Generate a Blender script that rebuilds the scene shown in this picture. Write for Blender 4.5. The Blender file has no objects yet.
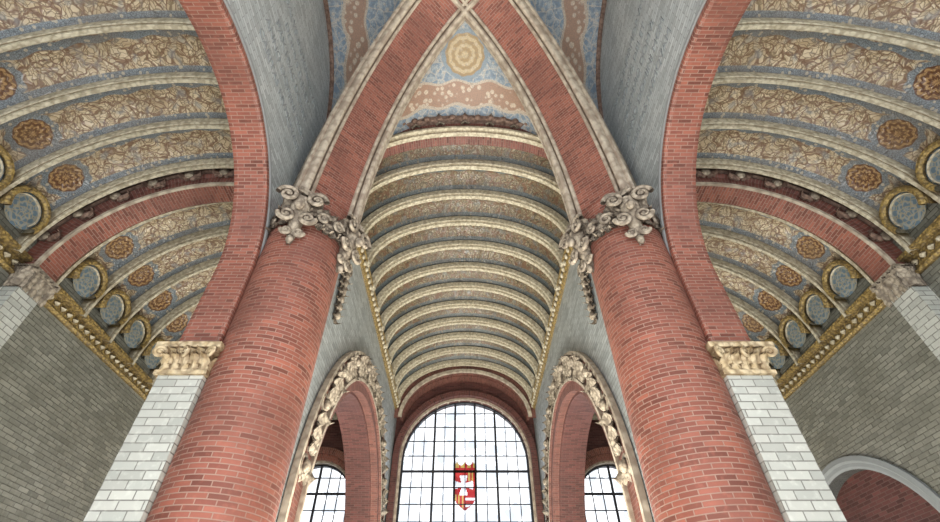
import bpy, math, random
from mathutils import Vector as V
random.seed(4)
H=1.6
sc=bpy.context.scene
sc.view_settings.view_transform='Standard'
sc.view_settings.look='None'
rad=math.radians

# ---------------------------------------------------------------- materials
class NT:
    def __init__(s,name):
        s.m=bpy.data.materials.new(name); s.m.use_nodes=True
        s.t=s.m.node_tree; s.b=s.t.nodes['Principled BSDF']; s.o=s.t.nodes['Material Output']
    def n(s,typ,**kw):
        nd=s.t.nodes.new(typ)
        for k,v in kw.items(): setattr(nd,k,v)
        return nd
    def put(s,sock,v):
        if hasattr(v,'is_linked') : s.t.links.new(v,sock)
        else:
            if isinstance(v,(tuple,list)) and len(v)==3 and sock.type=='RGBA': v=(*v,1)
            sock.default_value=v
    def math(s,op,a,b=0.0,c=None):
        nd=s.n('ShaderNodeMath',operation=op); s.put(nd.inputs[0],a); s.put(nd.inputs[1],b)
        if c is not None: s.put(nd.inputs[2],c)
        return nd.outputs[0]
    def mix(s,f,a,b,blend='MIX'):
        nd=s.n('ShaderNodeMix',data_type='RGBA',blend_type=blend)
        s.put(nd.inputs[0],f); s.put(nd.inputs[6],a); s.put(nd.inputs[7],b)
        return nd.outputs[2]
    def noise(s,vec,scale,detail=3):
        nd=s.n('ShaderNodeTexNoise'); nd.inputs['Scale'].default_value=scale; nd.inputs['Detail'].default_value=detail
        if vec is not None: s.put(nd.inputs['Vector'],vec)
        return nd.outputs[0]
    def vor(s,vec,scale,feature='F1'):
        nd=s.n('ShaderNodeTexVoronoi',feature=feature); nd.inputs['Scale'].default_value=scale
        s.put(nd.inputs['Vector'],vec); return nd
    def uv(s):
        return s.n('ShaderNodeUVMap').outputs[0]
    def obj(s):
        return s.n('ShaderNodeTexCoord').outputs['Object']
    def bump(s,h,strength=.5,dist=.02):
        nd=s.n('ShaderNodeBump'); nd.inputs['Strength'].default_value=strength; nd.inputs['Distance'].default_value=dist
        s.put(nd.inputs['Height'],h); s.put(s.b.inputs['Normal'],nd.outputs[0])
    def step(s,x,a,b):
        nd=s.n('ShaderNodeMapRange',interpolation_type='SMOOTHSTEP')
        s.put(nd.inputs[0],x); nd.inputs[1].default_value=a; nd.inputs[2].default_value=b
        return nd.outputs[0]

def brick(name,c1,c2,mo,w,h,ms=.008,rough=.6,var=.35,dirt=(.2,.12,.1),bs=.5,tone=.55):
    q=NT(name); uv=q.uv()
    b=q.n('ShaderNodeTexBrick'); q.put(b.inputs['Vector'],uv)
    q.put(b.inputs['Color1'],c1);q.put(b.inputs['Color2'],c2);q.put(b.inputs['Mortar'],mo)
    b.inputs['Scale'].default_value=1;b.inputs['Mortar Size'].default_value=ms
    b.inputs['Mortar Smooth'].default_value=.2
    b.inputs['Brick Width'].default_value=w;b.inputs['Row Height'].default_value=h
    sep=q.n('ShaderNodeSeparateXYZ'); q.put(sep.inputs[0],uv); u,v=sep.outputs[0],sep.outputs[1]
    row=q.math('FLOOR',q.math('DIVIDE',v,h))
    ev=q.math('SUBTRACT',1.0,q.math('FLOORED_MODULO',row,2.0))
    col=q.math('FLOOR',q.math('DIVIDE',q.math('ADD',u,q.math('MULTIPLY',ev,.5*w)),w))
    cb=q.n('ShaderNodeCombineXYZ'); q.put(cb.inputs[0],col); q.put(cb.inputs[1],row)
    wn=q.n('ShaderNodeTexWhiteNoise',noise_dimensions='2D'); q.put(wn.inputs['Vector'],cb.outputs[0])
    wv=wn.outputs['Value']
    ob=q.obj()
    n1=q.step(q.noise(ob,1.1,5),.35,.75)
    n2=q.noise(ob,14,2)
    c=b.outputs['Color']
    notm=q.math('SUBTRACT',1.0,b.outputs['Fac'])
    c=q.mix(q.math('MULTIPLY',q.math('MULTIPLY',q.step(wv,.5,1.0),tone),notm),c,tuple(x*.35 for x in c2))
    c=q.mix(q.math('MULTIPLY',q.math('MULTIPLY',q.math('SUBTRACT',1.0,q.step(wv,.0,.3)),tone*.7),notm),c,tuple(min(1,x*1.45) for x in c1))
    c=q.mix(q.math('MULTIPLY',n1,var),c,dirt)
    c=q.mix(q.math('MULTIPLY',q.step(n2,.5,.8),.22),c,tuple(min(1,x*1.6) for x in c1))
    q.put(q.b.inputs['Base Color'],c); 
    q.put(q.b.inputs['Roughness'],q.math('ADD',rough,q.math('MULTIPLY',wv,.15)))
    hgt=q.math('ADD',notm,q.math('ADD',q.math('MULTIPLY',n2,.3),q.math('MULTIPLY',wv,.35)))
    q.bump(hgt,bs,.014)
    return q.m
BR=brick('red_brick',(.34,.115,.077),(.24,.076,.053),(.36,.235,.185),.22,.062,.0075,.5,.6,(.16,.068,.052),.6,.6)
BRD=brick('dark_red_brick',(.22,.08,.06),(.15,.052,.042),(.24,.15,.12),.24,.066,.008,.5,.45,(.10,.045,.04),.6)
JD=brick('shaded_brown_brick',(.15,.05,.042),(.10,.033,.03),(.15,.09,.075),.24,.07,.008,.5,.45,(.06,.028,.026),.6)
GB=brick('grey_glazed_brick',(.44,.49,.50),(.36,.41,.425),(.17,.19,.195),.30,.10,.008,.28,.35,(.24,.28,.29),.6,.4)
GBC=brick('lit_glazed_brick',(.57,.62,.62),(.48,.54,.545),(.26,.29,.30),.26,.08,.007,.3,.4,(.32,.37,.38),.5,.35)  # crossing copy of the grey glazed brick, stronger light put into its colour
WB=brick('white_glazed_brick',(.58,.60,.55),(.48,.51,.47),(.22,.22,.20),.28,.105,.008,.25,.3,(.36,.38,.34),.5,.25)
AB=brick('aisle_glazed_brick',(.30,.30,.255),(.22,.225,.19),(.12,.12,.10),.26,.085,.007,.2,.5,(.14,.14,.11),.8,.35)

def stone(name,c1,c2,c3,scale=9,rough=.7,bs=.7,metal=0):
    q=NT(name); ob=q.obj()
    n=q.noise(ob,scale,6); v=q.vor(ob,scale*1.3)
    c=q.mix(q.step(n,.35,.7),c1,c2)
    c=q.mix(q.math('MULTIPLY',q.step(v.outputs['Distance'],.35,.75),.55),c,c3)
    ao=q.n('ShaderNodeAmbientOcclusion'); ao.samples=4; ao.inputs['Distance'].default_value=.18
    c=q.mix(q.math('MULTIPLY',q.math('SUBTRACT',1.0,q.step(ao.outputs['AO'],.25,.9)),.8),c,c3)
    q.put(q.b.inputs['Base Color'],c); q.b.inputs['Roughness'].default_value=rough
    q.b.inputs['Metallic'].default_value=metal
    q.bump(q.math('SUBTRACT',n,v.outputs['Distance']),bs,.03); return q.m
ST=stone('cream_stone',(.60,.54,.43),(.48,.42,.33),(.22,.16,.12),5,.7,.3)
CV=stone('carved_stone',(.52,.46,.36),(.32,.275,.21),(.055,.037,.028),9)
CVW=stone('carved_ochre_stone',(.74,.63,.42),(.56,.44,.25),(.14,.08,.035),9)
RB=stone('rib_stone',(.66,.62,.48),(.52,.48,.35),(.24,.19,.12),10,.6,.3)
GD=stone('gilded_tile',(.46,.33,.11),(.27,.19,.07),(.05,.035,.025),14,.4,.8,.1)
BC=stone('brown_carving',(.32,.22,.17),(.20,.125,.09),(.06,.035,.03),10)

def mosaic(name,cream,brown,blue,meds,scale=11,medr=.30,absv=False,dark=1.0,bw=.28):
    q=NT(name); uv=q.uv()
    sep=q.n('ShaderNodeSeparateXYZ'); q.put(sep.inputs[0],uv)
    u,v=sep.outputs[0],sep.outputs[1]
    fr=q.math('FRACT',u)
    av=q.math('ABSOLUTE',v) if absv else v
    wn=q.n('ShaderNodeTexNoise'); wn.inputs['Scale'].default_value=3.2; q.put(wn.inputs['Vector'],uv)
    va=q.n('ShaderNodeVectorMath',operation='MULTIPLY_ADD'); q.put(va.inputs[0],wn.outputs['Color']); va.inputs[1].default_value=(.35,.35,0); q.put(va.inputs[2],uv)
    wuv=va.outputs[0]
    vo=q.vor(wuv,scale,'DISTANCE_TO_EDGE'); cell=q.vor(wuv,scale)
    vb=q.vor(wuv,scale*.33,'DISTANCE_TO_EDGE')
    line=q.math('SUBTRACT',1.0,q.step(vo.outputs['Distance'],.02,.12))
    vine=q.math('SUBTRACT',1.0,q.step(vb.outputs['Distance'],.03,.09))
    hs=q.n('ShaderNodeSeparateColor'); q.put(hs.inputs[0],cell.outputs['Color'])
    base=q.mix(q.math('MULTIPLY',hs.outputs[0],.6),cream,brown)
    nz=q.noise(uv,4,4)
    base=q.mix(q.math('MULTIPLY',line,.85),base,tuple(x*.4 for x in brown))
    base=q.mix(q.math('MULTIPLY',vine,.8),base,(.17,.085,.05))
    base=q.mix(q.math('MULTIPLY',q.step(nz,.52,.68),.5),base,blue)
    v2=q.vor(uv,30,'DISTANCE_TO_EDGE'); v4=q.vor(uv,9)
    bl=q.mix(q.step(v2.outputs['Distance'],.02,.14),tuple(x*.45 for x in blue),blue)
    bl=q.mix(q.math('MULTIPLY',q.math('SUBTRACT',1.0,q.step(v4.outputs['Distance'],.22,.3)),.6),bl,cream)
    vs=q.math('SINE',q.math('MULTIPLY',v,11.0))
    wav=q.math('ADD',fr,q.math('MULTIPLY',vs,.03))
    bord=q.math('MULTIPLY',q.step(wav,.12,.14),q.math('SUBTRACT',1.0,q.step(wav,bw,bw+.02)))
    bord2=q.math('MULTIPLY',q.step(fr,.82,.84),q.math('SUBTRACT',1.0,q.step(fr,.92,.94)))
    base=q.mix(bord,base,bl); base=q.mix(bord2,base,bl)
    for mv in meds:
        dv=q.math('SUBTRACT',av,mv); dx=q.math('SUBTRACT',fr,.55)
        d=q.math('SQRT',q.math('ADD',q.math('MULTIPLY',dx,dx),q.math('MULTIPLY',dv,dv)))
        ang=q.math('ARCTAN2',dv,dx)
        pet=q.math('MULTIPLY',q.math('SINE',q.math('MULTIPLY',ang,11.0)),.018)
        dd=q.math('ADD',d,pet)
        ins=q.math('SUBTRACT',1.0,q.step(q.math('ADD',d,q.math('MULTIPLY',pet,.3)),medr,medr+.02))
        halo=q.math('SUBTRACT',1.0,q.step(dd,medr+.10,medr+.13))
        base=q.mix(halo,base,bl)
        ringf=q.step(q.math('SINE',q.math('MULTIPLY',dd,62.0)),-.3,.4)
        mc=q.mix(ringf,(.14,.06,.025),(.46,.29,.13))
        mc=q.mix(q.math('MULTIPLY',line,.6),mc,(.09,.04,.02))
        base=q.mix(ins,base,mc)
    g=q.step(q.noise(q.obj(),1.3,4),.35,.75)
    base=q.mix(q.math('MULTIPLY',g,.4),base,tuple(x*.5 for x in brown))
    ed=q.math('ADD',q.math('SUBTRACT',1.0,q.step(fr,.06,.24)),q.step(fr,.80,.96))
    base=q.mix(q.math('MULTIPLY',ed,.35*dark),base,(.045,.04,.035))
    q.put(q.b.inputs['Base Color'],base); q.b.inputs['Roughness'].default_value=.3
    q.bump(vo.outputs['Distance'],.6,.025); return q.m
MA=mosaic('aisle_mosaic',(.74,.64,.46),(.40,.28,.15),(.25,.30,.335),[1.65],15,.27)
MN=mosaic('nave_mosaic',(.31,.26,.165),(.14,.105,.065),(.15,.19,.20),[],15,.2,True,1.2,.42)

def paint_web(name):
    q=NT(name); uv=q.uv()
    sep=q.n('ShaderNodeSeparateXYZ'); q.put(sep.inputs[0],uv); u,v=sep.outputs[0],sep.outputs[1]
    nz=q.noise(uv,9,4); vo=q.vor(uv,4,'DISTANCE_TO_EDGE'); v3=q.vor(uv,7); v5=q.vor(uv,22,'DISTANCE_TO_EDGE'); v6=q.vor(uv,6)
    blue=q.mix(q.step(nz,.4,.62),(.20,.29,.39),(.40,.46,.50))
    blue=q.mix(q.math('MULTIPLY',q.math('SUBTRACT',1.0,q.step(v6.outputs['Distance'],.18,.28)),.6),blue,(.62,.56,.46))
    blue=q.mix(q.math('MULTIPLY',q.math('SUBTRACT',1.0,q.step(vo.outputs['Distance'],.03,.06)),.6),blue,(.60,.56,.48))
    pink=q.mix(q.step(v3.outputs['Distance'],.28,.48),(.64,.55,.44),(.40,.26,.19))
    w=q.math('ADD',v,q.math('MULTIPLY',q.math('SINE',q.math('MULTIPLY',u,7.0)),.05))
    band=q.math('MULTIPLY',q.step(w,.47,.50),q.math('SUBTRACT',1.0,q.step(w,.97,1.0)))
    ed=q.math('MULTIPLY',q.step(w,.40,.42),q.math('SUBTRACT',1.0,q.step(w,1.03,1.06)))
    c=q.mix(ed,blue,(.56,.49,.40)); c=q.mix(band,c,pink)
    dv=q.math('SUBTRACT',v,1.66)
    d=q.math('SQRT',q.math('ADD',q.math('MULTIPLY',u,u),q.math('MULTIPLY',dv,dv)))
    ang=q.math('ARCTAN2',dv,u)
    d2=q.math('ADD',d,q.math('MULTIPLY',q.math('SINE',q.math('MULTIPLY',ang,12.0)),.012))
    halo=q.math('SUBTRACT',1.0,q.step(d,.58,.62)); c=q.mix(halo,c,(.25,.33,.40))
    ins=q.math('SUBTRACT',1.0,q.step(d2,.49,.52))
    rg=q.step(q.math('SINE',q.math('MULTIPLY',d2,36.0)),-.5,.6)
    mc=q.mix(q.math('MULTIPLY',rg,.8),(.38,.27,.13),(.60,.50,.32))
    mc=q.mix(q.math('MULTIPLY',q.math('SUBTRACT',1.0,q.step(v3.outputs['Distance'],.2,.4)),.3),mc,(.62,.56,.46))
    c=q.mix(ins,c,mc)
    c=q.mix(q.math('MULTIPLY',q.math('SUBTRACT',1.0,q.step(v5.outputs['Distance'],.02,.12)),.45),c,(.17,.16,.15))
    q.put(q.b.inputs['Base Color'],c); q.b.inputs['Roughness'].default_value=.5
    q.bump(nz,.3,.02); return q.m
PW=paint_web('painted_mosaic_web')

def simple(name,c,rough=.6,metal=0):
    q=NT(name); ob=q.obj(); n=q.noise(ob,6,4)
    q.put(q.b.inputs['Base Color'],q.mix(q.math('MULTIPLY',n,.4),c,tuple(x*.6 for x in c)))
    q.b.inputs['Roughness'].default_value=rough; q.b.inputs['Metallic'].default_value=metal
    return q.m
IR=simple('dark_iron',(.03,.032,.04),.5,.3)
FL=simple('floor_stone',(.45,.42,.38),.5)
INK=simple('glazed_lettering',(.32,.36,.38),.4)
WS=simple('pale_moulding',(.34,.37,.38),.5)
def lun():
    q=NT('lunette_ceramic'); uv=q.uv()
    sep=q.n('ShaderNodeSeparateXYZ'); q.put(sep.inputs[0],uv); u,v=sep.outputs[0],sep.outputs[1]
    d=q.math('SQRT',q.math('ADD',q.math('MULTIPLY',u,u),q.math('MULTIPLY',v,v)))
    a=q.math('ARCTAN2',v,u)
    p=q.math('SINE',q.math('ADD',q.math('MULTIPLY',d,52.0),q.math('MULTIPLY',q.math('SINE',q.math('MULTIPLY',a,8.0)),1.0)))
    vv=q.vor(uv,9,'DISTANCE_TO_EDGE')
    c=q.mix(q.math('MULTIPLY',q.step(p,.1,.6),.7),(.13,.20,.26),(.36,.38,.35))
    c=q.mix(q.math('MULTIPLY',q.math('SUBTRACT',1.0,q.step(vv.outputs['Distance'],.03,.1)),.7),c,(.42,.36,.22))
    q.put(q.b.inputs['Base Color'],c); q.b.inputs['Roughness'].default_value=.35; return q.m
LU=lun()
def glass(name,c1,c2,sc_=3):
    q=NT(name); ob=q.obj()
    v=q.vor(ob,sc_); hs=q.n('ShaderNodeSeparateColor'); q.put(hs.inputs[0],v.outputs['Color'])
    tr=q.n('ShaderNodeBsdfTransparent'); q.put(tr.inputs[0],q.mix(hs.outputs[0],c1,c2))
    gl=q.n('ShaderNodeBsdfGlossy'); gl.inputs['Roughness'].default_value=.15
    mx=q.n('ShaderNodeMixShader'); mx.inputs[0].default_value=.04
    q.t.links.new(tr.outputs[0],mx.inputs[1]); q.t.links.new(gl.outputs[0],mx.inputs[2])
    q.t.links.new(mx.outputs[0],q.o.inputs[0]); return q.m
GL=glass('window_glass',(1,1,1),(.44,.475,.52))
GR=glass('ruby_glass',(.30,.012,.018),(.36,.035,.03),8)
GW=glass('white_glass',(1,1,1),(.6,.6,.65),8)
GY=glass('amber_glass',(.40,.26,.06),(.48,.32,.12),8)

# ---------------------------------------------------------------- mesh builder
class MB:
    def __init__(s): s.v=[];s.f=[];s.uv=[];s.mi=[];s.sm=[];s.mats=[]
    def mid(s,m):
        if m not in s.mats: s.mats.append(m)
        return s.mats.index(m)
    def face(s,idx,uvs,m,smooth=False):
        s.f.append(tuple(idx));s.uv.extend(uvs);s.mi.append(s.mid(m));s.sm.append(smooth)
    def grid(s,rows,uvr,m,smooth=True):
        b=len(s.v); nr=len(rows);nc=len(rows[0])
        for r in rows:s.v.extend([tuple(p) for p in r])
        for i in range(nr-1):
            for j in range(nc-1):
                a=[(i,j),(i,j+1),(i+1,j+1),(i+1,j)]
                s.face([b+x*nc+y for x,y in a],[uvr[x][y] for x,y in a],m,smooth)
    def sweep(s,P,N,B,prof,m,closed=False,split=True,center=False,smooth=True):
        L=[0]
        for a,b in zip(P,P[1:]): L.append(L[-1]+(b-a).length)
        if center: L=[x-L[-1]/2 for x in L]
        pr=list(prof)
        if closed: pr=pr+[pr[0]]
        us=[0]
        for a,b in zip(pr,pr[1:]): us.append(us[-1]+math.hypot(a[0]-b[0],a[1]-b[1]))
        if len(pr[0])>2: us=[p[2] for p in pr]
        pos=lambda i,p:P[i]+N[i]*p[0]+B[i]*p[1]
        if split:
            for k in range(len(pr)-1):
                rows=[[pos(i,pr[k]),pos(i,pr[k+1])] for i in range(len(P))]
                uvr=[[(us[k],L[i]),(us[k+1],L[i])] for i in range(len(P))]
                s.grid(rows,uvr,m,smooth)
        else:
            s.grid([[pos(i,p) for p in pr] for i in range(len(P))],[[(u,L[i]) for u in us] for i in range(len(P))],m,smooth)
    def autouv(s,pts):
        n=V((0,0,0)); 
        for a,b in zip(pts,pts[1:]+pts[:1]): n+=V(a).cross(V(b))
        ax=[abs(x) for x in n]
        if ax[2]>=max(ax[0],ax[1]): return [(p[0],p[1]) for p in pts]
        if ax[0]>=ax[1]: return [(p[1],p[2]) for p in pts]
        return [(p[0],p[2]) for p in pts]
    def poly(s,pts,m,smooth=False):
        b=len(s.v); s.v.extend([tuple(p) for p in pts])
        s.face(range(b,b+len(pts)),s.autouv([tuple(p) for p in pts]),m,smooth)
    def prism(s,poly,axis,d0,d1,m):
        def mp(p,d):
            return (d,p[0],p[1]) if axis=='x' else ((p[0],d,p[1]) if axis=='y' else (p[0],p[1],d))
        s.poly([mp(p,d0) for p in poly],m); s.poly([mp(p,d1) for p in poly][::-1],m)
        for a,b in zip(poly,poly[1:]+poly[:1]): s.poly([mp(a,d0),mp(b,d0),mp(b,d1),mp(a,d1)],m)
    def box(s,x0,x1,y0,y1,z0,z1,m): s.prism([(x0,z0),(x1,z0),(x1,z1),(x0,z1)],'y',y0,y1,m)
    def tube(s,pts,r,m,k=8,ref=V((0,0,1))):
        pts=[V(p) for p in pts]; n=len(pts); rows=[];uvr=[];L=0
        nrm=None
        for i,p in enumerate(pts):
            t=(pts[min(i+1,n-1)]-pts[max(i-1,0)]).normalized()
            if nrm is None:
                nrm=t.cross(ref); 
                if nrm.length<.01: nrm=t.cross(V((1,0,0)))
                nrm.normalize()
            nrm=(nrm-t*nrm.dot(t)).normalized(); bb=t.cross(nrm)
            rr=r[i] if isinstance(r,(list,tuple)) else r
            rows.append([p+(nrm*math.cos(2*math.pi*j/k)+bb*math.sin(2*math.pi*j/k))*rr for j in range(k+1)])
            if i:L+=(p-pts[i-1]).length
            uvr.append([(j/k,L) for j in range(k+1)])
        s.grid(rows,uvr,m)
    def ball(s,P,rx,ry,rz,m,k=10):
        P=V(P);rows=[];uvr=[]
        for i in range(k//2+2):
            a=math.pi*i/(k//2+1)
            rows.append([P+V((rx*math.sin(a)*math.cos(2*math.pi*j/k),ry*math.sin(a)*math.sin(2*math.pi*j/k),rz*math.cos(a))) for j in range(k+1)])
            uvr.append([(j/k,i/k) for j in range(k+1)])
        s.grid(rows,uvr,m)
    def leaf(s,P,out,up,w,h,curl,m):
        P=V(P);out=V(out).normalized();up=V(up).normalized();sd=out.cross(up).normalized()
        rows=[];uvr=[];n=8
        for i in range(n+1):
            t=i/n
            c=P+up*(h*math.sin(t*1.9)/math.sin(1.57))+out*(curl*t*t*1.1+.02)
            ww=w*.5*(math.sin(math.pi*min(1,.22+.78*t))**.6)*(1+.22*math.sin(t*19))
            if i==n: ww=.01
            rows.append([c+sd*ww*x-out*(abs(x)**1.5)*w*.22+out*(w*.07 if abs(x)<.1 else 0) for x in (-1,-.6,-.25,0,.25,.6,1)])
            uvr.append([(x,t) for x in range(7)])
        s.grid(rows,uvr,m)
        s.grid([[p-out*.03 for p in r] for r in rows],uvr,m)
    def scroll(s,P,a,b,r,thick,m,turn=1.6):
        P=V(P);a=V(a).normalized();b=V(b).normalized();pts=[];rs=[]
        for i in range(29):
            t=i/28; rr=r*(1-.82*t); an=2*math.pi*turn*t
            pts.append(P+a*math.cos(an)*rr+b*math.sin(an)*rr); rs.append(thick*(1-.45*t))
        s.tube(pts,rs,m,7,a.cross(b)); 
        s.ball(P,thick*.9,thick*.9,thick*.9,m,8)
    def obj(s,name,parent=None):
        me=bpy.data.meshes.new(name)
        me.from_pydata([(x,y,z+H) for x,y,z in s.v],[],s.f)
        l=me.uv_layers.new(name='UVMap')
        for i,u in enumerate(s.uv): l.data[i].uv=u
        for m in s.mats: me.materials.append(m)
        me.polygons.foreach_set('material_index',s.mi); me.polygons.foreach_set('use_smooth',s.sm)
        me.update()
        o=bpy.data.objects.new(name,me); sc.collection.objects.link(o)
        if parent: o.parent=parent
        return o
def empty(name,parent=None):
    o=bpy.data.objects.new(name,None); sc.collection.objects.link(o)
    if parent: o.parent=parent
    return o

def ell(cx,cz,rx,rz,n=48,a0=180,a1=0,stilt=None,p=2.0):
    pts=[];nn=[]
    for i in range(n+1):
        a=rad(a0+(a1-a0)*i/n); c,s=math.cos(a),math.sin(a)
        pc=math.copysign(abs(c)**(2/p),c); ps=math.copysign(abs(s)**(2/p),s)
        pts.append((cx+rx*pc,cz+rz*ps))
        q=V((c/rx,s/rz)).normalized(); nn.append((q.x,q.y))
    if stilt is not None:
        k=8;z0=pts[0][1];z1=pts[-1][1]
        pre=[(pts[0][0],stilt+(z0-stilt)*i/k) for i in range(k)]
        post=[(pts[-1][0],z1+(stilt-z1)*(i+1)/k) for i in range(k)]
        nn=[nn[0]]*k+nn+[nn[-1]]*k; pts=pre+pts+post
    return pts,nn
def planeY(pn,y):
    p,n=pn; return [V((a,y,b)) for a,b in p],[V((a,0,b)) for a,b in n],[V((0,1,0))]*len(p)
def planeX(pn,x,s=1):
    p,n=pn; return [V((x,a,b)) for a,b in p],[V((0,a,b)) for a,b in n],[V((s,0,0))]*len(p)

FZ=-1.6
mb=MB(); mb.box(-9,9,-3,20.2,FZ-.2,FZ,FL); mb.obj('floor')

# ---------------------------------------------------------------- nave barrel vault
NW=3.0; NS=9.2; NR=2.05; NY0=6.7; NY1=19.3; SP=1.08
def barrel(path,y0,nb,sp,mat,ribm,h=.16,rw=.13,drop=.13,center=True):
    mb=MB(); P,N,B=planeY(path,0)
    prof=[]
    for k in range(nb):
        for j in range(9):
            t=j/8
            if j==8 and k<nb-1: continue
            prof.append((h*math.sin(math.pi*t)**.8 if 0<t<1 else 0,y0+(k+t)*sp,k+t))
    mb.sweep(P,N,B,prof,mat,split=False,center=center)
    for k in range(nb+1):
        y=y0+k*sp
        mb.sweep(P,N,B,[(.05,y-rw),(-drop*.6,y-rw),(-drop*.75,y-rw*.8),(-drop*.7,y-rw*.55),(-drop,y-rw*.45),(-drop,y+rw*.5),(-drop*.6,y+rw*.7),(-drop*.6,y+rw),(.05,y+rw)],ribm)
    return mb
root=empty('nave_barrel_vault')
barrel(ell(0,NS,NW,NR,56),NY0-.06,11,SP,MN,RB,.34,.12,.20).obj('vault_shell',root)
mb=MB()
for s in (-1,1):
    mb.sweep([V((s*NW,y,NS)) for y in (6.9,13,19.2)],[V((-s,0,0))]*3,[V((0,0,1))]*3,
      [(-.05,-.22),(.05,-.22),(.10,-.12),(.10,-.02),(.16,.05),(.16,.12),(-.05,.12)],GD)
    y=6.95
    while y<19.1:
        mb.ball((s*(NW-.12),y,NS-.09),.06,.08,.09,RB,8)
        y+=.27
    for k in range(12):
        y=NY0-.06+k*SP
        mb.ball((s*(NW-.10),y,NS+.10),.13,.16,.15,RB,8)
mb.obj('springing_cornice',root)

# spandrel over nave mouth + brick arch
root=empty('wall_above_nave_arch')
pts,_=ell(0,NS,NW-.1,NR-.1,48)
mb=MB(); mb.prism([(-4,6),(-NW+.1,6)]+pts+[(NW-.1,6),(4,6),(4,13),(-4,13)],'y',6.62,6.9,PW); mb.obj('wall_body',root)
mb=MB(); P,N,B=planeY(ell(0,NS,NW-.12,NR-.12,56),6.52)
mb.sweep(P,N,B,[(.4,0),(.02,0),(0,.06),(-.06,.06),(-.06,.45),(.3,.45)],BRD)
mb.sweep(P,N,B,[(.46,-.14),(.30,-.14),(.28,.02),(.46,.02)],BC)
mb.sweep(P,N,B,[(.06,-.05),(-.02,-.05),(-.02,.03),(.06,.03)],RB)
for i in range(2,len(P)-2):
    if i%2==0:
        mb.ball(P[i]+N[i]*.36+V((0,-.14,0)),.10,.07,.10,BC,8)
        if i%4==0: mb.leaf(P[i]+N[i]*.2+V((0,-.06,0)),(0,-1,0),N[i],.26,.30,.14,CV)
mb.obj('nave_entrance_arch',root)

# ---------------------------------------------------------------- nave side walls with big arches
AC=13.4; AR=4.25; AZ=2.3
for s,nm in ((-1,'left'),(1,'right')):
    root=empty('wall_nave_'+nm)
    pts,_=ell(AC,AZ,AR,AR,48)
    poly=[(6.6,FZ),(pts[0][0],FZ)]+pts+[(pts[-1][0],FZ),(19.4,FZ),(19.4,NS+.3),(6.6,NS+.3)]
    mb=MB(); x0,x1=sorted((s*NW,s*4.0)); mb.prism(poly,'x',x0,x1,GB); mb.obj('wall_body',root)
    mb=MB(); P,N,B=planeX(ell(AC,AZ,AR-.02,AR-.02,56,stilt=FZ),s*NW,s)
    mb.sweep(P,N,B,[(0,.18),(-.07,.18),(-.07,1.02),(.25,1.02)],JD)
    mb.sweep(P,N,B,[(.28,-.05),(0,-.05),(0,.18)],BRD)
    mb.sweep(P,N,B,[(.98,-.03),(.98,-.10),(.88,-.14),(.82,-.06),(.34,-.06),(.32,-.13),(.25,-.13),(.25,-.02)],BRD)
    mb.sweep(P,N,B,[(1.04,-.02),(1.04,-.14),(.94,-.14),(.94,-.02)],ST)
    mb.sweep(P,N,B,[(.34,-.02),(.34,-.14),(.26,-.14),(.26,-.02)],ST)
    mb.obj('arch_archivolt',root)
    mb=MB()
    NK=22
    for k in range(1,NK):
        a=math.pi*(k)/NK
        c=V((s*(NW-.10),AC+(AR+.63)*math.cos(a),AZ+(AR+.63)*math.sin(a)))
        rdl=V((0,math.cos(a),math.sin(a))); tg=V((0,-math.sin(a),math.cos(a)))
        if k%2:
            mb.scroll(c+rdl*.1,tg,rdl,.24,.06,CV); mb.ball(c+rdl*.1+V((-s*.06,0,0)),.10,.12,.12,CV)
            mb.leaf(c-rdl*.05,(-s,0,0),-rdl,.3,.32,.14,CV)
        else:
            pl=[c+tg*x+rdl*y+V((-s*.03,0,0)) for x,y in ((-.25,-.30),(.25,-.30),(.30,.36),(-.30,.36))]
            bk=[p+V((s*.1,0,0)) for p in pl]
            mb.poly(pl,CV)
            for j in range(4): mb.poly([pl[j],pl[(j+1)%4],bk[(j+1)%4],bk[j]],CV)
            for q in (-1,0,1):
                mb.leaf(c-rdl*.26+tg*q*.15+V((-s*.04,0,0)),(-s,0,0),rdl+tg*q*.35,.24,.56,.14,CV)
    mb.obj('carved_voussoirs',root)
    mb=MB()
    y,zt=8.5,7.8
    for k in range(7):
        z=zt-k*.24; w=.42-.035*k
        for q in (-1,1): mb.leaf((s*NW,y,z),(-s,0,0),(0,q*.7,-.6),w*.8,w*.9,.14,CV)
        mb.ball((s*(NW-.08),y,z),.08,.1,.1,CV,8)
    mb.scroll((s*(NW-.06),y-.2,zt+.12),(0,1,0),(0,0,1),.18,.04,CV); mb.scroll((s*(NW-.06),y+.2,zt+.12),(0,-1,0),(0,0,1),.18,.04,CV)
    mb.obj('carved_pendant',root)

# ---------------------------------------------------------------- end wall + windows
EY=19.4
root=empty('wall_end')
mb=MB()
def hole(cx,cz,r,zb):
    p,_=ell(cx,cz,r,r,32); return [(cx-r,zb)]+p+[(cx+r,zb)]
WC=7.15;WR=2.62
SX=5.9;SR=1.45;SZ=5.55
top=12.6
poly=[(-9,FZ)]+hole(-SX,SZ,SR,FZ+.01)+hole(0,WC,WR,FZ+.01)+hole(SX,SZ,SR,FZ+.01)+[(9,FZ),(9,top),(-9,top)]
mb.prism(poly,'y',EY,EY+.5,JD); mb.obj('wall_body',root)
mb=MB()
P,N,B=planeY(ell(0,WC,WR,WR,48,stilt=FZ),EY)
mb.sweep(P,N,B,[(.10,-.08),(0,-.08),(0,.45)],ST)
mb.sweep(P,N,B,[(.34,-.3),(.10,-.3),(.10,-.05)],JD)
P,N,B=planeY(ell(0,8.6,2.95,2.4,48),EY)
mb.sweep(P,N,B,[(.12,-.75),(-.22,-.75),(-.22,-.5),(-.3,-.5),(-.3,0)],BRD)
mb.sweep(P,N,B,[(-.12,-.86),(-.26,-.86),(-.26,-.74)],ST)
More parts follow.
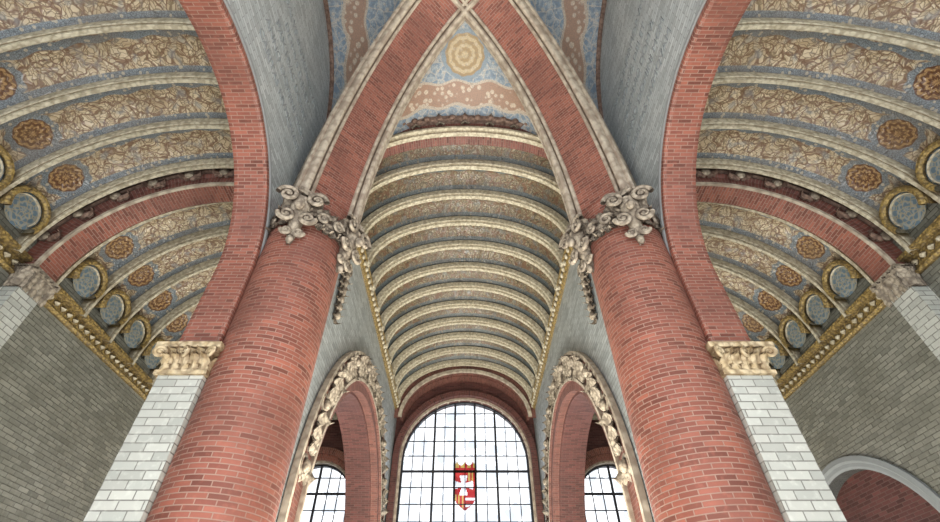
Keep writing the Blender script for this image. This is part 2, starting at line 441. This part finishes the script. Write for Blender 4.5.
for s in (-1,1):
    P,N,B=planeY(ell(s*SX,SZ,SR,SR,32,stilt=FZ),EY)
    mb.sweep(P,N,B,[(.08,-.1),(0,-.1),(0,.45)],ST)
    mb.sweep(P,N,B,[(.55,-.05),(.55,-.35),(.3,-.35),(.3,-.2),(.08,-.2),(.08,-.05)],BR)
mb.obj('window_surrounds',root)

def window(name,cx,cz,r,zb,dx,dz,thickv,thickh):
    root=empty(name)
    y=EY+.22
    mb=MB(); p=hole(cx,cz,r-.01,zb)
    mb.poly([(a,y,b) for a,b in p],GL); mb.obj('glass_panes',root)
    mb=MB()
    P,N,B=planeY(ell(cx,cz,r,r,48,stilt=zb),y)
    mb.sweep(P,N,B,[(.02,-.08),(-.06,-.08),(-.06,.08),(.02,.08)],IR)
    n=int(r/dx)
    for i in range(-n,n+1):
        x=i*dx
        if abs(x)>r-.05: continue
        zt=cz+math.sqrt(r*r-x*x); w=.045 if i in thickv else .016
        mb.box(cx+x-w,cx+x+w,y-.03,y+.03,zb,zt,IR)
    k=0;z=zb+.3
    while z<cz+r-.1:
        hx=r if z<cz else math.sqrt(r*r-(z-cz)**2)
        w=.045 if k in thickh else .016
        mb.box(cx-hx,cx+hx,y-.025,y+.025,z-w,z+w,IR); z+=dz;k+=1
    mb.obj('glazing_bars',root)
    return root
w=window('window_1',0,WC,WR,FZ,.437,.62,(-3,3,-1,1),(9,13))
window('window_2',-SX,SZ,SR,FZ,.42,.6,(0,),(9,12))
window('window_3',SX,SZ,SR,FZ,.42,.6,(0,),(9,12))
# coat of arms: leaded glass pieces, one colour per piece
mb=MB(); y=EY+.12; cx,cz=0.0,6.15
def arms(a,b):
    aa=abs(a)
    if b>.62:
        top_=.98-.16*abs(math.sin(a*9.5))
        if aa>.42-.05*(b-.62) or b>top_: return None
        return GR if (b<.72 or int((a+1)*12)%3==0) else GY
    lim=.48 if b>-.35 else .48-((-.35-b)/.55)**1.5*.48
    if aa>lim or b<-.88: return None
    if aa>lim-.035: return GR
    ac=abs(a+.06); r=math.hypot(ac,b-.05)
    if r<.40:
        m=max(ac,abs(b-.05)); n=min(ac,abs(b-.05))
        if n<.05+.32*m and m<.38: return GW
    if .22<b<.62 and a>.06: return GY if int((a+1)*15)%2 else GR
    if b<-.30 and a<-.04: return GY if int((a+1)*15)%2 else GR
    if b<-.34 and a>=0: return GR if int((b+2)*12)%3 else GW
    return GR
c_=.03
for i in range(-18,18):
    for j in range(-32,36):
        m=arms((i+.5)*c_,(j+.5)*c_)
        if m: mb.poly([(cx+a*c_,y,cz+b*c_) for a,b in ((i,j),(i+1,j),(i+1,j+1),(i,j+1))],m)
mb.obj('stained_glass_coat_of_arms',w)

# ---------------------------------------------------------------- aisles
AX=5.35;AW=2.95;AS=5.9;ARI=2.85
for s,nm in ((-1,'left'),(1,'right')):
    cx=s*AX
    root=empty('aisle_barrel_vault' if s<0 else 'aisle_barrel_vault.001')
    a0,a1=(180,62.5) if s<0 else (0,117.5)
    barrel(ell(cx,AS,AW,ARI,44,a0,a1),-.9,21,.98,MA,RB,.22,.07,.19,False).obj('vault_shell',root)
    mb=MB(); wx=s*(AX+AW)
    mb.sweep([V((wx,y,AS)) for y in (-1,10,19.3)],[V((-s,0,0))]*3,[V((0,0,1))]*3,[(-.05,-.30),(.06,-.30),(.09,-.25),(.06,-.2),(.06,0),(.18,.03),(.18,.1),(-.05,.1)],GD)
    y=-.9
    while y<19.2:
        c=V((wx-s*.08,y,AS-.12)); 
        mb.tube([c+V((0,-.07,0)),c,c+V((0,.07,0))],[.005,.07,.005],RB,4)
        y+=.2
    mb.obj('springing_cornice',root)
    mb=MB()
    for k in range(20):
        y=-.9+.98*(k+.5)
        if 6.1<y<7.0: continue
        zc=AS+.60; X=wx-s*.20; R=.36
        pts=[(y+R*math.cos(a),zc+R*math.sin(a)) for a in [2*math.pi*i/28 for i in range(28)]]
        b=len(mb.v); mb.v.extend([(X,a,c) for a,c in pts])
        mb.face(range(b,b+28),[(a-y,c-zc) for a,c in pts],LU)
        P,N,B=planeX(ell(y,zc,R,R,32,a0=215,a1=-35),X,s)
        mb.sweep(P,N,B,[(.09,.35),(.09,-.08),(.05,-.13),(0,-.13),(-.03,-.08),(0,.02)],GD)
        mb.sweep(P,N,B,[(-.02,.02),(-.05,-.03),(-.08,.02)],RB)
    mb.obj('ceramic_lunettes',root)
    root=empty('aisle_transverse_arch' if s<0 else 'aisle_transverse_arch.001')
    P,N,B=planeY(ell(cx,AS-.1,AW-.28,ARI-.28,48,a0,a1),6.25)
    mb=MB()
    mb.sweep(P,N,B,[(.42,0),(.30,-.05),(.22,0),(.0,0),(-.04,.05)],BRD)
    mb.sweep(P,N,B,[(-.04,.05),(-.04,.5),(0,.55),(.42,.55)],BR)
    mb.sweep(P,N,B,[(.46,-.02),(.46,-.1),(.36,-.1),(.34,-.02)],BC)
    mb.sweep(P,N,B,[(.02,-.01),(-.05,-.01),(-.05,.05)],ST)
    mb.obj('brick_ring',root)
    mb=MB()
    for i in range(4,46):
        if i%6==0:
            for q in (-1,1): mb.leaf(P[i]+N[i]*.22+V((0,-.08,0)),(0,-1,0),V((q,0,.4)),.2,.26,.1,BC)
            mb.ball(P[i]+N[i]*.28+V((0,-.1,0)),.11,.09,.11,CV,8)
    mb.obj('carved_bosses',root)
    mb=MB(); 
    xa,xb=sorted((wx+s*.05,wx-s*.3)); mb.box(xa,xb,6.28,6.78,FZ,AS-.35,WB)
    xa,xb=sorted((wx+s*.05,wx-s*.4)); mb.box(xa,xb,6.18,6.88,AS-.2,AS-.08,CV)
    for q in range(5):
        mb.leaf((wx-s*.3,6.25+q*.14,AS-.55),(-s,-.3,0),(0,0,1),.2,.4,.16,CV)
        mb.leaf((wx-s*(.05+q*.06),6.27,AS-.55),(0,-1,0),(0,0,1),.2,.4,.16,CV)
    mb.obj('wall_pier',root)
    root=empty('wall_aisle_'+nm)
    mb=MB(); xa,xb=sorted((wx,wx+s*.5))
    if s>0:
        p,_=ell(10.6,1.6,1.9,2.0,32)
        poly=[(-1.2,FZ),(8.7,FZ)]+p+[(12.5,FZ),(19.4,FZ),(19.4,9),(-1.2,9)]
    else: poly=[(-1.2,FZ),(19.4,FZ),(19.4,9),(-1.2,9)]
    mb.prism(poly,'x',xa,xb,AB)
    if s>0:
        P,N,B=planeX(ell(10.6,1.6,1.9,2.0,32,stilt=FZ),wx,s)
        mb.sweep(P,N,B,[(.26,.02),(.26,-.06),(.16,-.08),(.12,-.04),(.05,-.04),(0,-.02),(0,.5)],WS)
        mb.box(wx+.3,wx+.5,8.7,12.5,FZ,3.7,JD)
    mb.obj('wall_body',root)

# ---------------------------------------------------------------- crossing
CY=3.15; LX=3.5; LR=2.33; LZ=4.96; CAPZ=3.5
def side_arch(r,n,stilt=None):
    # the rear half of the arch is slightly wider than the front half
    pts,nn=ell(CY,LZ,r,r,n,stilt=stilt)
    return [(CY+(a-CY)*(1.14 if a<CY else 1.0),b) for a,b in pts],nn
for s,nm in ((-1,'left'),(1,'right')):
    root=empty('wall_crossing_'+nm)
    pts,_=side_arch(LR,56)
    poly=[(-.9,FZ),(pts[0][0],FZ)]+pts+[(pts[-1][0],FZ),(6.65,FZ),(6.65,12.8),(-.9,12.8)]
    mb=MB(); xa,xb=sorted((s*LX,s*4.0)); mb.prism(poly,'x',xa,xb,GBC); mb.obj('wall_body',root)
    mb=MB(); P,N,B=planeX(side_arch(LR-.02,64,CAPZ),s*LX,s)
    mb.sweep(P,N,B,[(.14,.02),(.14,-.03),(.08,-.05),(.0,-.05),(-.02,0)],BR)
    mb.sweep(P,N,B,[(-.02,0),(-.02,.46),(0,.52),(.14,.52)],BR)
    mb.sweep(P,N,B,[(.20,.0),(.20,-.06),(.14,-.06),(.14,0)],WS)
    mb.obj('arch_brick_lining',root)
    for i,t in enumerate(['SALVS INFIRMORVM','DOMVS DEI ET','PAX HVIC DOMVI','ANNO DOMINI MCM','CARITAS NVMQVAM']):
        cu=bpy.data.curves.new('inscription','FONT'); cu.body=t; cu.size=.26; cu.extrude=.006; cu.align_x='CENTER'
        cu.materials.append(INK)
        o=bpy.data.objects.new('inscription_line',cu); sc.collection.objects.link(o); o.parent=root
        o.location=(s*(LX-.008),CY+1.0,H+9.9-.42*i); o.rotation_euler=(rad(90),0,rad(90) if s<0 else rad(-90))

def lateral(t):
    return 7.2+5.4*(1-min(1,t)**2.6)**(1/2.6)
for s in (-1,1):
    root=empty('pilaster' if s<0 else 'pilaster.001')
    mb=MB(); yj=CY+LR-.03
    xa,xb=sorted((s*3.46,s*4.06))
    mb.box(xa,xb,yj,yj+.5,FZ,CAPZ-.36,WB)
    mb.obj('shaft',root)
    mb=MB()
    for (dz0,dz1,e) in ((-.40,-.34,.05),(-.09,-.04,.09),(-.04,.04,.14)):
        xa,xb=sorted((s*(3.46-e),s*(4.06+e))); mb.box(xa,xb,yj-e,yj+.4,CAPZ+dz0,CAPZ+dz1,CVW)
    xa,xb=sorted((s*3.45,s*4.07)); mb.box(xa,xb,yj-.01,yj+.4,CAPZ-.36,CAPZ-.08,CVW)
    for q in range(5):
        mb.leaf((s*(3.50+q*.13),yj-.02,CAPZ-.35),(0,-1,0),(0,0,1),.13,.20,.16,CVW)
    for q in range(4):
        mb.leaf((s*(3.565+q*.13),yj-.04,CAPZ-.25),(0,-1,0),(0,0,1),.13,.17,.17,CVW)
        mb.leaf((s*3.45,yj+.06+q*.12,CAPZ-.35),(-s,0,0),(0,0,1),.13,.22,.15,CVW)
    for xx,e in ((3.42,1),(4.10,-1),(3.76,1)):
        mb.scroll((s*xx,yj-.13,CAPZ-.12),(s*e,.6,0),(0,0,1),.085,.032,CVW)
    mb.obj('carved_capital',root)

# columns, ribs
vroot=empty('crossing_rib_vault')
COLS=[(-1,1),(1,1),(-1,-1),(1,-1)]
CXc,CDYF=2.93,2.82; CRD=.675
ADX,ADYF,Z0=2.55,2.44,6.25; RH=12.15-Z0; PPW=2.05
BK=.55
KZ=6.50
for i,(sx,sy) in enumerate(COLS):
    CDY=CDYF+(BK if sy<0 else 0); ADY=ADYF+(BK if sy<0 else 0)
    root=empty('brick_column' if i==0 else 'brick_column.%03d'%i)
    c=V((sx*CXc,CY+sy*CDY,0)); TOP=6.75
    mb=MB(); n=64; rows=[];uvr=[]
    for k in range(13):
        z=FZ+(TOP-FZ)*k/12
        r=CRD
        rows.append([c+V((r*math.cos(2*math.pi*j/n),r*math.sin(2*math.pi*j/n),z)) for j in range(n+1)])
        uvr.append([(j/n*4.18,z) for j in range(n+1)])
    mb.grid(rows,uvr,BR); mb.poly(rows[-1][:-1],ST); mb.obj('shaft',root)
    d=V((-sx*ADX,-sy*ADY,0)); A=V((sx*ADX,CY+sy*ADY,0)); Ld=d.length; d.normalize()
    perp=V((0,0,1)).cross(d); 
    P=[]
    m=48
    for k in range(m+1):
        ph=math.pi/2*k/m; t=math.cos(ph)**(2/PPW); g=math.sin(ph)**(2/PPW)
        P.append(A+d*(Ld*(1-t))+V((0,0,Z0+RH*g)))
    N=[];B=[]
    for k in range(m+1):
        tt=(P[min(k+1,m)]-P[max(k-1,0)]).normalized()
        nn=tt.cross(perp).normalized()
        if nn.dot(V((0,0,1))-d)<0: nn=-nn
        N.append(nn);B.append(perp)
    mb=MB()
    mb.sweep(P,N,B,[(0,-.38),(0,.38)],BR)
    for q in (-1,1):
        mb.sweep(P,N,B,[(.7,q*.60),(.12,q*.60),(.12,q*.70),(.06,q*.71),(.02,q*.68),(.03,q*.64),(-.02,q*.625),(-.07,q*.60),(-.10,q*.555),(-.09,q*.51),(-.04,q*.48),(.02,q*.475),(.02,q*.46),(-.04,q*.45),(-.06,q*.42),(-.04,q*.385),(0.01,q*.37)],ST)
    mb.obj('vault_diagonal_rib' if i==0 else 'vault_diagonal_rib.%03d'%i,vroot)
    mb=MB(); out=d
    for q in (-1,1):
        K=A+perp*(q*.50)+V((0,0,KZ))+out*.02
        for dz,w_,e in ((0,.20,.18),(-.08,.16,.13),(.1,.16,.15)):
            pl=[K+perp*a+out*b+V((0,0,dz)) for a,b in ((-w_,-.25),(w_,-.25),(w_,e),(-w_,e))]
            bot=[p-V((0,0,.07)) for p in pl]
            mb.poly(pl,CV);mb.poly(bot,CV)
            for a in range(4): mb.poly([pl[a],pl[(a+1)%4],bot[(a+1)%4],bot[a]],CV)
        o2=(out+perp*q*.5).normalized()
        sd=V((0,0,1)).cross(o2)
        for a in range(-2,3):
            o3=(o2+sd*a*.35).normalized()
            mb.leaf(K+sd*a*.11-V((0,0,.58)),o3,(0,0,1),.19,.46,.24,CV)
            mb.leaf(K+o3*.02+sd*a*.09-V((0,0,.12)),o3,V((0,0,-1))+sd*a*.12,.17,.46-.06*abs(a),.10,CV)
        for a in (-1,1):
            mb.scroll(K+o2*.22+sd*a*.24-V((0,0,.20)),sd*a,V((0,0,1)),.17,.05,CV)
            mb.scroll(K+o2*.14+sd*a*.17-V((0,0,.60)),sd*a,V((0,0,-1)),.14,.045,CV)
            mb.scroll(K+o2*.04+sd*a*.10-V((0,0,.88)),sd*a,V((0,0,-1)),.09,.035,CV)
        pts=[K+o2*(.08-.16*t)-V((0,0,.15+t*.95)) for t in (0,.2,.4,.6,.8,1)]
        mb.tube(pts,[.16,.18,.15,.11,.08,.03],CV,10)
        mb.ball(K+o2*.26-V((0,0,.45)),.08,.08,.10,CV)
        mb.ball(K-V((0,0,1.04)),.06,.06,.09,CV)
    a0=math.atan2(out.y,out.x)
    pts=[];
    for k in range(17):
        a=a0+(k/16-.5)*1.5; pts.append(c+V((math.cos(a)*(CRD+.05),math.sin(a)*(CRD+.05),KZ-.15-.30*math.sin(math.pi*k/16))))
    mb.tube(pts,.06,CV,8)
    for k,p in enumerate(pts):
        o3=V((p.x-c.x,p.y-c.y,0)).normalized(); tg=V((0,0,1)).cross(o3)
        mb.leaf(p,o3,V((0,0,-1))+tg*(.5 if k%2 else -.5),.18,.24,.1,CV)
        mb.leaf(p,o3,V((0,0,1))+tg*(.5 if k%2 else -.5),.16,.22,.1,CV)
        if k%4==2: mb.scroll(p+o3*.08,tg,V((0,0,1)),.12,.04,CV)
    for q in (-1,1):
        for k in range(3):
            a=a0+q*(.95+.28*k); o3=V((math.cos(a),math.sin(a),0)); tg=V((0,0,1)).cross(o3)
            mb.scroll(c+o3*(CRD+.04)+V((0,0,KZ-.15-.10*k)),tg,V((0,0,1)),.15-.02*k,.045,CV)
            mb.leaf(c+o3*(CRD)+V((0,0,KZ-.3)),o3,(0,0,-1),.2,.3,.12,CV)
    mb.obj('carved_capital',root)

# webs
def gz(t,pp=2.05): return (1-min(1,t)**pp)**(1/pp)
mb=MB()
nt,ns=40,14
def bk(sy): return BK if sy<0 else 0
def diag(t,sx,sy): return V((sx*ADX*t,CY+sy*(ADYF+bk(sy))*t,Z0+RH*gz(t)+.22))
ts=[math.sin(math.pi/2*k/nt) for k in range(nt+1)]
for sy in (1,-1):
    for sx in (1,-1):
        rows=[];uvr=[]
        for t in ts:
            a=diag(t,sx,sy); x=sx*NW*t*1.02
            b=V((x,CY+sy*(3.47+bk(sy)),6.6+4.95*gz(t,2.3)))
            r=[];u=[]
            for k in range(ns+1):
                f=k/ns; p=a.lerp(b,f); p.z+=.18*math.sin(math.pi*f); r.append(p); u.append((p.x,abs(b.y-p.y)))
            rows.append(r);uvr.append(u)
        mb.grid(rows,uvr,PW)
for sx in (1,-1):
    for sy in (1,-1):
        rows=[];uvr=[]
        for t in ts:
            a=diag(t,sx,sy); y=CY+sy*(3.3+bk(sy))*t
            b=V((sx*LX,y,lateral(t)))
            r=[];u=[]
            for k in range(ns+1):
                f=k/ns; p=a.lerp(b,f); p.z+=.18*math.sin(math.pi*f); r.append(p); u.append((p.y-CY,abs(b.x-p.x)))
            rows.append(r);uvr.append(u)
        mb.grid(rows,uvr,PW)
mb.obj('painted_webs',vroot)
mb=MB()
for s in (-1,1):
    P=[];k=60
    for i in range(k+1):
        a=math.pi*i/k; c=math.cos(a); 
        P.append(V((s*LX,CY-(3.3+(BK if c>0 else 0))*c,lateral(abs(c)))))
    N=[V((0,P[i].y-CY,P[i].z-7)).normalized() for i in range(k+1)]
    mb.sweep(P,N,[V((-s,0,0))]*(k+1),[(-.10,-.02),(-.10,.06),(-.05,.1),(0,.08),(.05,.12),(.1,.05)],BC)
mb.obj('wall_rib_mouldings',vroot)
mb=MB(); mb.box(-9,9,-1.0,20,13.5,13.7,FL); mb.obj('ceiling')

# ---------------------------------------------------------------- lights / world
w=bpy.data.worlds.new('sky'); sc.world=w; w.use_nodes=True
bg=w.node_tree.nodes['Background']; bg.inputs[0].default_value=(.95,.97,1,1); bg.inputs[1].default_value=2.3
def area(name,loc,target,sx,sy,p,col):
    l=bpy.data.lights.new(name,'AREA'); l.shape='RECTANGLE'; l.size=sx;l.size_y=sy;l.energy=p;l.color=col
    o=bpy.data.objects.new(name,l); sc.collection.objects.link(o); o.location=loc
    o.rotation_euler=(V(target)-V(loc)).to_track_quat('-Z','Y').to_euler()
area('nave_fill_light',(0,14,.3),(0,14.01,9),1.6,6,1050,(1,.94,.82))  # added fill light below the view, lifts the dim nave
area('crossing_fill_light',(-1.6,1.6,.3),(3.2,3.6,10.5),.9,.9,300,(1,.96,.90))  # added pair of fill lights, each brightens the opposite upper crossing wall
area('crossing_fill_light.001',(1.6,1.6,.3),(-3.2,3.6,10.5),.9,.9,300,(1,.96,.90))
area('aisle_fill_light',(-5.0,8,.3),(-6.2,8.01,8),.6,14,830,(1,.92,.78))  # added fill lights for the aisle vaults, no real fixture there
area('aisle_fill_light.001',(5.0,8,.3),(6.2,8.01,8),.6,14,830,(1,.92,.78))

# ---------------------------------------------------------------- camera
cd=bpy.data.cameras.new('camera'); cam=bpy.data.objects.new('camera',cd); sc.collection.objects.link(cam)
cam.location=(0,0,H); cam.rotation_euler=(rad(90+43.6),0,0)
cd.sensor_width=36; cd.lens=460/940*36; cd.shift_x=5/940; cd.clip_start=.05
sc.camera=cam
